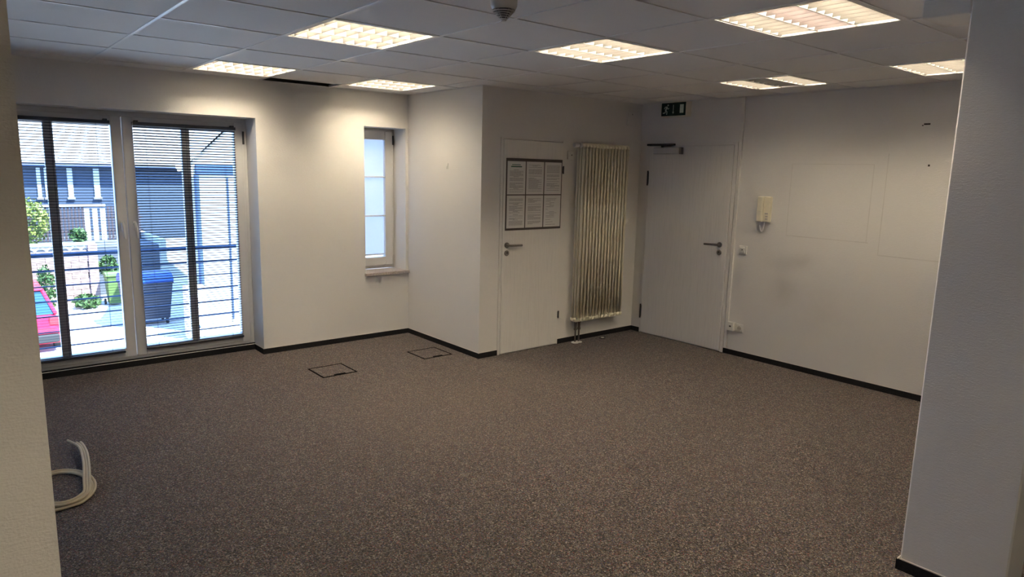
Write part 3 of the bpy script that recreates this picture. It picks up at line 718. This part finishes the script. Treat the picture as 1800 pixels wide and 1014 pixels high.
cable('cream cable forming the widest loop of the coil on the carpet', 0.016, (-3.104, -1.475, 0.046), 0.004)
cable('cream cable forming the tightest loop of the coil on the carpet', -0.017, (-3.158, -1.385, 0.040), 0.003)

# ------------------------------------------------------------------ outside: courtyard one storey below
G = -3.0
X = dict(
    ground=plain('courtyard_paving', (0.50, 0.48, 0.45), 0.9, var=0.1, scale=2.0), facade_shade=stripes('cladding_shade', 2, 0.16, (0.040, 0.062, 0.10), (0.02, 0.032, 0.055)), roof=plain('roof_tiles', (0.26, 0.24, 0.22), 0.9, var=0.25, scale=3.0),
    white=plain('render_white', (0.44, 0.44, 0.42), 0.9, var=0.08, scale=9.0), dark_blue=plain('dark_blue_grey', (0.02, 0.05, 0.13), 0.6), pipe=plain('downpipe_zinc', (0.025, 0.05, 0.11), 0.5), brick=plain('brick_rose', (0.36, 0.24, 0.21), 0.9, var=0.15, scale=2.5),
    mortar=plain('mortar', (0.08, 0.065, 0.06), 0.95), wood=plain('fence_wood', (0.06, 0.045, 0.05), 0.85, var=0.2), paint_and_sunlight=plain('fence_white', (0.62, 0.60, 0.58), 0.7), binblue=plain('bin_lid_blue', (0.008, 0.06, 0.30), 0.4), bingrey=plain('bin_grey', (0.018, 0.026, 0.045), 0.5),
    bingreen=plain('bin_green', (0.10, 0.16, 0.04), 0.5), carred=plain('car_red', (0.55, 0.015, 0.045), 0.18, var=0.02), carglass=plain('car_glass', (0.02, 0.06, 0.10), 0.05), tyre=plain('tyre', (0.02, 0.02, 0.02), 0.8), lamp=plain('tail_lamp', (0.45, 0.02, 0.03), 0.2),
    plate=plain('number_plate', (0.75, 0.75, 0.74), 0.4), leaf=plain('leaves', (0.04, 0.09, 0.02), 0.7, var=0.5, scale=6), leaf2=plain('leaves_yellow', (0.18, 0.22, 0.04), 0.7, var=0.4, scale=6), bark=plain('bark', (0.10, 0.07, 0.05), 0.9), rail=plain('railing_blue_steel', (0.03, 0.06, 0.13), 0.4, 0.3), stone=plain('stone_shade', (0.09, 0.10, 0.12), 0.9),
    shutter=stripes('shutter_shade', 2, 0.11, (0.048, 0.07, 0.105), (0.03, 0.045, 0.07), 0.2), pane=plain('house_window', (0.62, 0.66, 0.64), 0.3))
gnd = MB().box(-40, 40, -40, 60, G-0.3, G).build('courtyard_ground', X['ground']); struct(gnd, 'pale sunlit courtyard paving outside the window', 'ground')
struct(MB().box(XL-.2, 10, -9, 0.329, G, -0.23).build('wall_storey_below', X['white']), 'storey of the office building below the room', 'wall')

# French-balcony railing
rl = thing('balcony_railing', 'blue-grey steel railing outside the balcony window', 'railing', (-2.48, 0.50, 0.1))
for k, z in enumerate((0.925, 0.80, 0.675, 0.552, 0.430, 0.303, 0.178)):
    rr = 0.017 if k == 0 else (0.009 if k == 1 else 0.0062)
    mb = MB(); mb.tube([(-3.62, 0.50, z), (-1.32, 0.50, z)], rr, 10); mb.build('rail_bar', X['rail'], rl, True)
for xx in (-3.60, -1.34):
    MB().bbox(xx-0.012, xx+0.012, 0.48, 0.52, 0.12, 0.93, 0.002).build('post', X['rail'], rl)
    for z in (0.2, 0.85): MB().bbox(xx-0.012, xx+0.012, WT, 0.48, z-0.015, z+0.015, 0.002).build('wall_bracket', X['rail'], rl)

# long outbuilding with tiled roof
ob = thing('outbuilding', 'long outbuilding with shade-coloured facade and bright tiled roof across the courtyard', 'building', (2, 26, G))
MB().box(-9, 9, 26, 33.9, G, 1.45).build('facade', X['facade_shade'], ob)  # shade on the facade is put into the dark blue colour
mb = MB(); mb.prism([(25.62, 1.45), (25.72, 1.40), (34, 6.9), (34, 1.45)], 'x', -9.2, 9.2); mb.build('roof_deck', X['dark_blue'], ob)
rt = MB(); cols = 144; dx = 18.6/cols; rows = 26; Ly = 8.4; slope = (6.95-1.50)/8.4
for q in range(rows):
    y0 = 25.6+Ly*q/rows; y1 = 25.6+Ly*(q+1.08)/rows; z0 = 1.56+slope*(y0-25.6)+0.045; z1 = 1.56+slope*(y1-25.6)
    vs_ = []; fs_ = []
    for c in range(cols+1):
        x = -9.3+dx*c; wv = 0.028*(1 if c % 2 else -1)
        vs_ += [(x, y0, z0-0.05), (x, y0, z0+wv), (x, y1, z1+wv)]
    for c in range(cols):
        a = c*3; fs_ += [(a, a+3, a+4, a+1), (a+1, a+4, a+5, a+2)]
    rt.add(vs_, fs_)
o = rt.build('roof_tiles', X['roof'], ob); o['kind'] = 'stuff'
for (a, b) in ((-0.75, -0.62), (-0.50, -0.34), (0.24, 0.42), (1.13, 1.34), (1.90, 2.02), (-2.1, -1.9), (-3.2, -3.0)):
    w_ = MB().bbox(a, b, 25.94, 26.0, 0.22, 1.36, 0.01).build('window', X['pane'], ob)
    MB().box(a-0.04, b+0.04, 25.90, 26.0, 0.16, 0.22).build('window_sill', X['white'], w_)
MB().bbox(2.60, 4.75, 25.92, 26.0, G, 1.30, 0.01).build('roller_shutter', X['shutter'], ob)  # shade over the shutter is part of its dark colour
mb = MB(); mb.tube([(-9.2, 25.55, 1.47), (9.2, 25.55, 1.47)], 0.06, 8); mb.build('gutter', X['pipe'], ob, True)

# white gabled neighbour house
hs = thing('gable_house', 'white rendered gable house with grey downpipe at the edge of the courtyard', 'building', (4.5, 13.9, G))
MB().prism([(1.60, G), (7.5, G), (7.5, 1.6), (4.6, 4.5), (1.60, 1.65)], 'y', 13.9, 21.0).skew().build('walls', X['white'], hs)
for s_ in (-1, 1):
    if s_ < 0: poly = [(1.32, 1.42), (4.5, 4.55), (4.5, 4.78), (1.24, 1.58)]
    else: poly = [(7.82, 1.32), (7.90, 1.48), (4.5, 4.78), (4.5, 4.55)]
    MB().prism(poly, 'y', 13.72, 21.2).skew().build('roof_plane', X['white'], hs)
MB().bbox(1.72, 2.75, 13.82, 13.9, 1.38, 1.64, 0.01).build('shade_band', X['dark_blue'], hs)  # shadow band on the gable, put in as a dark blue strip
mb = MB(); mb.tube([(1.73, 13.82, 1.38), (1.73, 13.82, G+0.25), (1.75, 13.74, G+0.08)], 0.065, 10); mb.build('downpipe', X['pipe'], hs, True)
mb = MB(); mb.tube([(2.55, 13.87, 1.3), (2.55, 13.87, G+0.3)], 0.025, 8); mb.build('conduit', X['pipe'], hs, True)

# rose brick garden wall with zigzag coping
gw = thing('garden_wall', 'rose block garden wall with white zigzag coping behind the car', 'wall', (-1.5, 19.8, G))
MB().box(-4.0, 0.12, 19.83, 20.0, G, -1.18).build('core', X['mortar'], gw)
bm_ = MB().bbox(0, 0.445, 0, 0.06, 0, 0.168, 0.008).mesh('block', X['brick'])
for rr in range(10):
    for cc in range(10):
        x = -4.0+cc*0.455-(0.225 if rr % 2 else 0)
        if x+0.445 > 0.14 or x < -4.1: continue
        link('block', bm_, gw, (x+1.5, 0.0, 0.01+rr*0.181))
MB().bbox(-0.10, 0.16, 19.74, 20.02, G, -1.0, 0.01).build('end_pier', X['brick'], gw)
MB().bbox(-4.0, 0.12, 19.78, 19.9, -1.00, -0.93, 0.005).build('coping_bar', X['paint_and_sunlight'], gw)
for k in range(13):
    x = -4.0+k*0.31
    for s_ in (0, 1):
        mb = MB(); mb.tube([(x+s_*0.155, 19.84, -1.17 if s_ == 0 else -1.0), (x+s_*0.155+0.155, 19.84, -1.0 if s_ == 0 else -1.17)], 0.03, 4); mb.build('zigzag_bar', X['paint_and_sunlight'], gw)

# raised terrace behind it with timber fence
tr_ = MB().box(-9, 2.45, 21.6, 25.9, G, -1.30).build('terrace', X['stone']); struct(tr_, 'raised stone terrace behind the garden wall', 'terrace')
fn = thing('timber_fence', 'dark timber slat fence with pale top rail on the terrace', 'fence', (0.3, 24, -1.3))
bd = MB().bbox(0, 0.075, 0, 0.03, 0, 1.28, 0.004).mesh('fence_board', X['wood']); wb = MB().bbox(0, 0.17, 0, 0.03, 0, 1.2, 0.004).mesh('fence_board', X['paint_and_sunlight'])
x = -3.2
while x < 0.42: link('fence_board', bd, fn, (x-0.3, 0, 0)); x += 0.115
for k in range(3): link('fence_board', wb, fn, (0.45+k*0.26-0.3, 0, 0))  # sunlit stretch of the fence, sunlight put in as white boards
x = 1.2
while x < 2.35: link('fence_board', bd, fn, (x-0.3, 0, 0)); x += 0.115
MB().bbox(-3.25, 1.15, 23.95, 24.09, -0.02, 0.06, 0.008).build('top_rail', X['paint_and_sunlight'], fn)
for z in (-0.95, -0.45): MB().box(-3.25, 2.4, 24.032, 24.07, z-0.03, z+0.03).build('cross_rail', X['wood'], fn)
MB().box(2.4, 2.6, 21.4, 25.9, G, -1.1).build('x', X['white']).name = 'side_wall'
struct(bpy.data.objects['side_wall'], 'low white wall beside the raised terrace', 'wall')
struct(MB().box(2.6, 6.0, 24.9, 25.1, G, -1.45).build('low_wall', X['white']), 'low bright wall in front of the roller shutter', 'wall')

# plants
def shrub(label, c, rx, rz, n, mat, stem=True, leafs=0.09):
    r = thing('shrub', label, 'shrub', (c[0], c[1], c[2]-rz)); rnd = random.Random(int(c[0]*100)+n); mb = MB()
    for k in range(n):
        u, w_ = rnd.uniform(0, 2*math.pi), rnd.uniform(-1, 1); q = rnd.uniform(0.55, 1.0); s_ = math.sqrt(1-w_*w_)
        p = Vector((c[0]+rx*q*s_*math.cos(u), c[1]+rx*q*s_*math.sin(u), c[2]+rz*q*w_))
        a = Vector((rnd.uniform(-1, 1), rnd.uniform(-1, 1), rnd.uniform(-.3, 1))).normalized()*leafs; b_ = a.cross(Vector((rnd.uniform(-1, 1), rnd.uniform(-1, 1), rnd.uniform(-1, 1)))).normalized()*leafs*0.45
        mb.add([p-a, p+b_, p+a, p-b_], [(0, 1, 2, 3)])
    o = mb.build('foliage', mat, r); o['kind'] = 'stuff'
    mb = MB(); mb.tube([(c[0], c[1], c[2]-rz-0.02), (c[0]+0.02, c[1], c[2])], [0.03, 0.015], 6); mb.build('stem', X['bark'], r)
shrub('yellow-green leafy shrub on the terrace in front of the fence', (-1.35, 23.0, -0.45), 0.62, 0.83, 900, X['leaf2'])
shrub('dark green bush beside the sunlit fence boards', (0.10, 23.2, -1.02), 0.30, 0.28, 260, X['leaf'])
shrub('low green plant growing at the foot of the garden wall', (-0.30, 19.3, G+0.22), 0.40, 0.24, 260, X['leaf'])
shrub('loose green plant leaning on the rose garden wall', (-1.35, 19.3, G+0.75), 0.28, 0.75, 320, X['leaf'])
shrub('green plant growing behind the green wheeled bin', (0.50, 20.2, -1.80), 0.32, 0.35, 300, X['leaf'])

# waste container, cabinet, green bin
wc = thing('waste_container', 'large dark grey waste container with blue lid', 'waste container', (0.75, 16.1, G))
body = [(-0.60, -0.45), (0.60, -0.45), (0.60, 0.45), (-0.60, 0.45)]
def taper(mb, c, z0, s0, z1, s1):
    v_ = [(c[0]+x*s0, c[1]+y*s0, z0) for x, y in body]+[(c[0]+x*s1, c[1]+y*s1, z1) for x, y in body]
    mb.add(v_, [(0, 3, 2, 1), (4, 5, 6, 7), (0, 1, 5, 4), (1, 2, 6, 5), (2, 3, 7, 6), (3, 0, 4, 7)])
mb = MB(); taper(mb, (0.75, 16.0), G+0.18, 0.88, G+1.22, 1.05); mb.build('body', X['bingrey'], wc)
mb = MB(); mb.bbox(0.09, 1.41, 15.50, 16.50, G+1.20, G+1.27, 0.02); mb.build('rim', X['bingrey'], wc)
pl = [(15.48, G+1.27), (16.52, G+1.27), (16.50, G+1.40), (16.25, G+1.52), (15.95, G+1.55), (15.7, G+1.50), (15.5, G+1.38)]
MB().prism(pl, 'x', 0.10, 1.40).build('lid', X['binblue'], wc)
for (a, b_) in ((0.28, 15.7), (1.22, 15.7), (0.28, 16.3), (1.22, 16.3)):
    mb = MB(); mb.lathe([(0.001, -0.03), (0.09, -0.03), (0.095, 0), (0.09, 0.03), (0.001, 0.03)], (a, b_, G+0.095), 'x', 14); mb.build('wheel', X['tyre'], wc)
cb = thing('utility_cabinet', 'white upright cabinet between the waste container and the downpipe', 'cabinet', (1.42, 13.45, G))
MB().bbox(1.18, 1.68, 13.27, 13.65, G, G+1.42, 0.015).build('body', X['paint_and_sunlight'], cb)
MB().bbox(1.20, 1.66, 13.25, 13.275, G+0.06, G+1.37, 0.006).build('door', X['paint_and_sunlight'], cb)
for a in (1.34, 1.43): MB().box(a, a+0.018, 13.242, 13.251, G+0.80, G+1.02).build('slot', X['pipe'], cb)
MB().prism([(1.40, G+0.25), (1.40, G+0.45), (1.50, G+0.32)], 'y', 13.242, 13.251).build('warning_mark', X['pipe'], cb)
gb = thing('wheeled_bin', 'green wheeled bin in the shade beside the garden wall', 'bin', (0.50, 19.5, G))
mb = MB(); v_ = [(-0.20, -0.24), (0.20, -0.24), (0.20, 0.24), (-0.20, 0.24)]
q = [(0.50+x*0.82, 19.5+y*0.82, G+0.08) for x, y in v_]+[(0.50+x*1.1, 19.5+y*1.1, G+0.98) for x, y in v_]
mb.add(q, [(0, 3, 2, 1), (4, 5, 6, 7), (0, 1, 5, 4), (1, 2, 6, 5), (2, 3, 7, 6), (3, 0, 4, 7)]); mb.build('body', X['bingreen'], gb)
MB().prism([(19.20, G+0.98), (19.80, G+0.98), (19.80, G+1.08), (19.5, G+1.10), (19.2, G+1.02)], 'x', 0.26, 0.74).build('lid', X['bingreen'], gb)
for a in (0.27, 0.73):
    mb = MB(); mb.lathe([(0.001, -0.025), (0.10, -0.025), (0.10, 0.025), (0.001, 0.025)], (a, 19.68, G+0.10), 'x', 14); mb.build('wheel', X['tyre'], gb)

# red hatchback, its tail towards the building
car = thing('car', 'red hatchback car parked below the window', 'car', (-2.46, 15.8, G))
cx = -2.46
def ring(y, hw, zb_, zt_, tuck=0.08):
    return [(cx-hw+0.05, y, zb_), (cx-hw, y, zb_+0.18), (cx-hw, y, (zb_+zt_)/2), (cx-hw+tuck, y, zt_-0.02), (cx-hw+tuck+0.12, y, zt_), (cx+hw-tuck-0.12, y, zt_), (cx+hw-tuck, y, zt_-0.02), (cx+hw, y, (zb_+zt_)/2), (cx+hw, y, zb_+0.18), (cx+hw-0.05, y, zb_)]
def loft(rings):
    mb = MB(); n = len(rings[0]); vs_ = [p for R in rings for p in R]; fs_ = []
    for i in range(len(rings)-1):
        for k in range(n): fs_.append((i*n+k, i*n+(k+1) % n, (i+1)*n+(k+1) % n, (i+1)*n+k))
    fs_.append(tuple(range(n))); fs_.append(tuple(range((len(rings)-1)*n, len(rings)*n))[::-1])
    return mb.add(vs_, fs_)
loft([ring(13.78, 0.78, G+0.30, G+0.62), ring(13.86, 0.86, G+0.22, G+0.90), ring(14.3, 0.88, G+0.20, G+0.95), ring(16.0, 0.89, G+0.20, G+0.93), ring(17.2, 0.88, G+0.20, G+0.88), ring(17.8, 0.82, G+0.24, G+0.74), ring(17.95, 0.72, G+0.30, G+0.60)]).build('body', X['carred'], car, True)
def cab(y, hw, z): return [(cx-hw, y, z), (cx+hw, y, z)]
mb = MB(); a = cab(13.98, 0.76, G+0.92)+cab(17.0, 0.76, G+0.90)[::-1]; t_ = cab(14.55, 0.57, G+1.44)+cab(16.1, 0.57, G+1.46)[::-1]
mb.add(a+t_, [(0, 1, 5, 4), (1, 2, 6, 5), (2, 3, 7, 6), (3, 0, 4, 7), (4, 5, 6, 7)]); mb.build('greenhouse', X['carglass'], car)
MB().bbox(cx-0.60, cx+0.60, 14.48, 16.15, G+1.435, G+1.485, 0.02).build('roof', X['carred'], car)
for s_ in (-1, 1):
    mb = MB(); mb.tube([(cx+s_*0.78, 13.96, G+0.93), (cx+s_*0.585, 14.55, G+1.45)], 0.045, 6); mb.tube([(cx+s_*0.585, 16.1, G+1.46), (cx+s_*0.77, 17.0, G+0.90)], 0.035, 6); mb.tube([(cx+s_*0.59, 14.5, G+1.45), (cx+s_*0.59, 16.1, G+1.465)], 0.035, 6); mb.build('pillar', X['carred'], car, True)
    MB().bbox(cx+s_*0.73-0.11, cx+s_*0.73+0.11, 13.77, 13.95, G+0.68, G+0.88, 0.02).build('tail_lamp', X['lamp'], car)
    for y in (14.45, 17.15):
        mb = MB(); mb.lathe([(0.001, -0.09), (0.22, -0.09), (0.31, -0.08), (0.31, 0.08), (0.22, 0.09), (0.001, 0.09)], (cx+s_*0.80, y, G+0.31), 'x', 20); mb.build('wheel', X['tyre'], car, True)
MB().bbox(cx-0.80, cx+0.80, 13.70, 13.90, G+0.26, G+0.46, 0.03).build('bumper', X['tyre'], car)
MB().bbox(cx-0.26, cx+0.26, 13.735, 13.80, G+0.50, G+0.62, 0.005).build('number_plate', X['plate'], car)
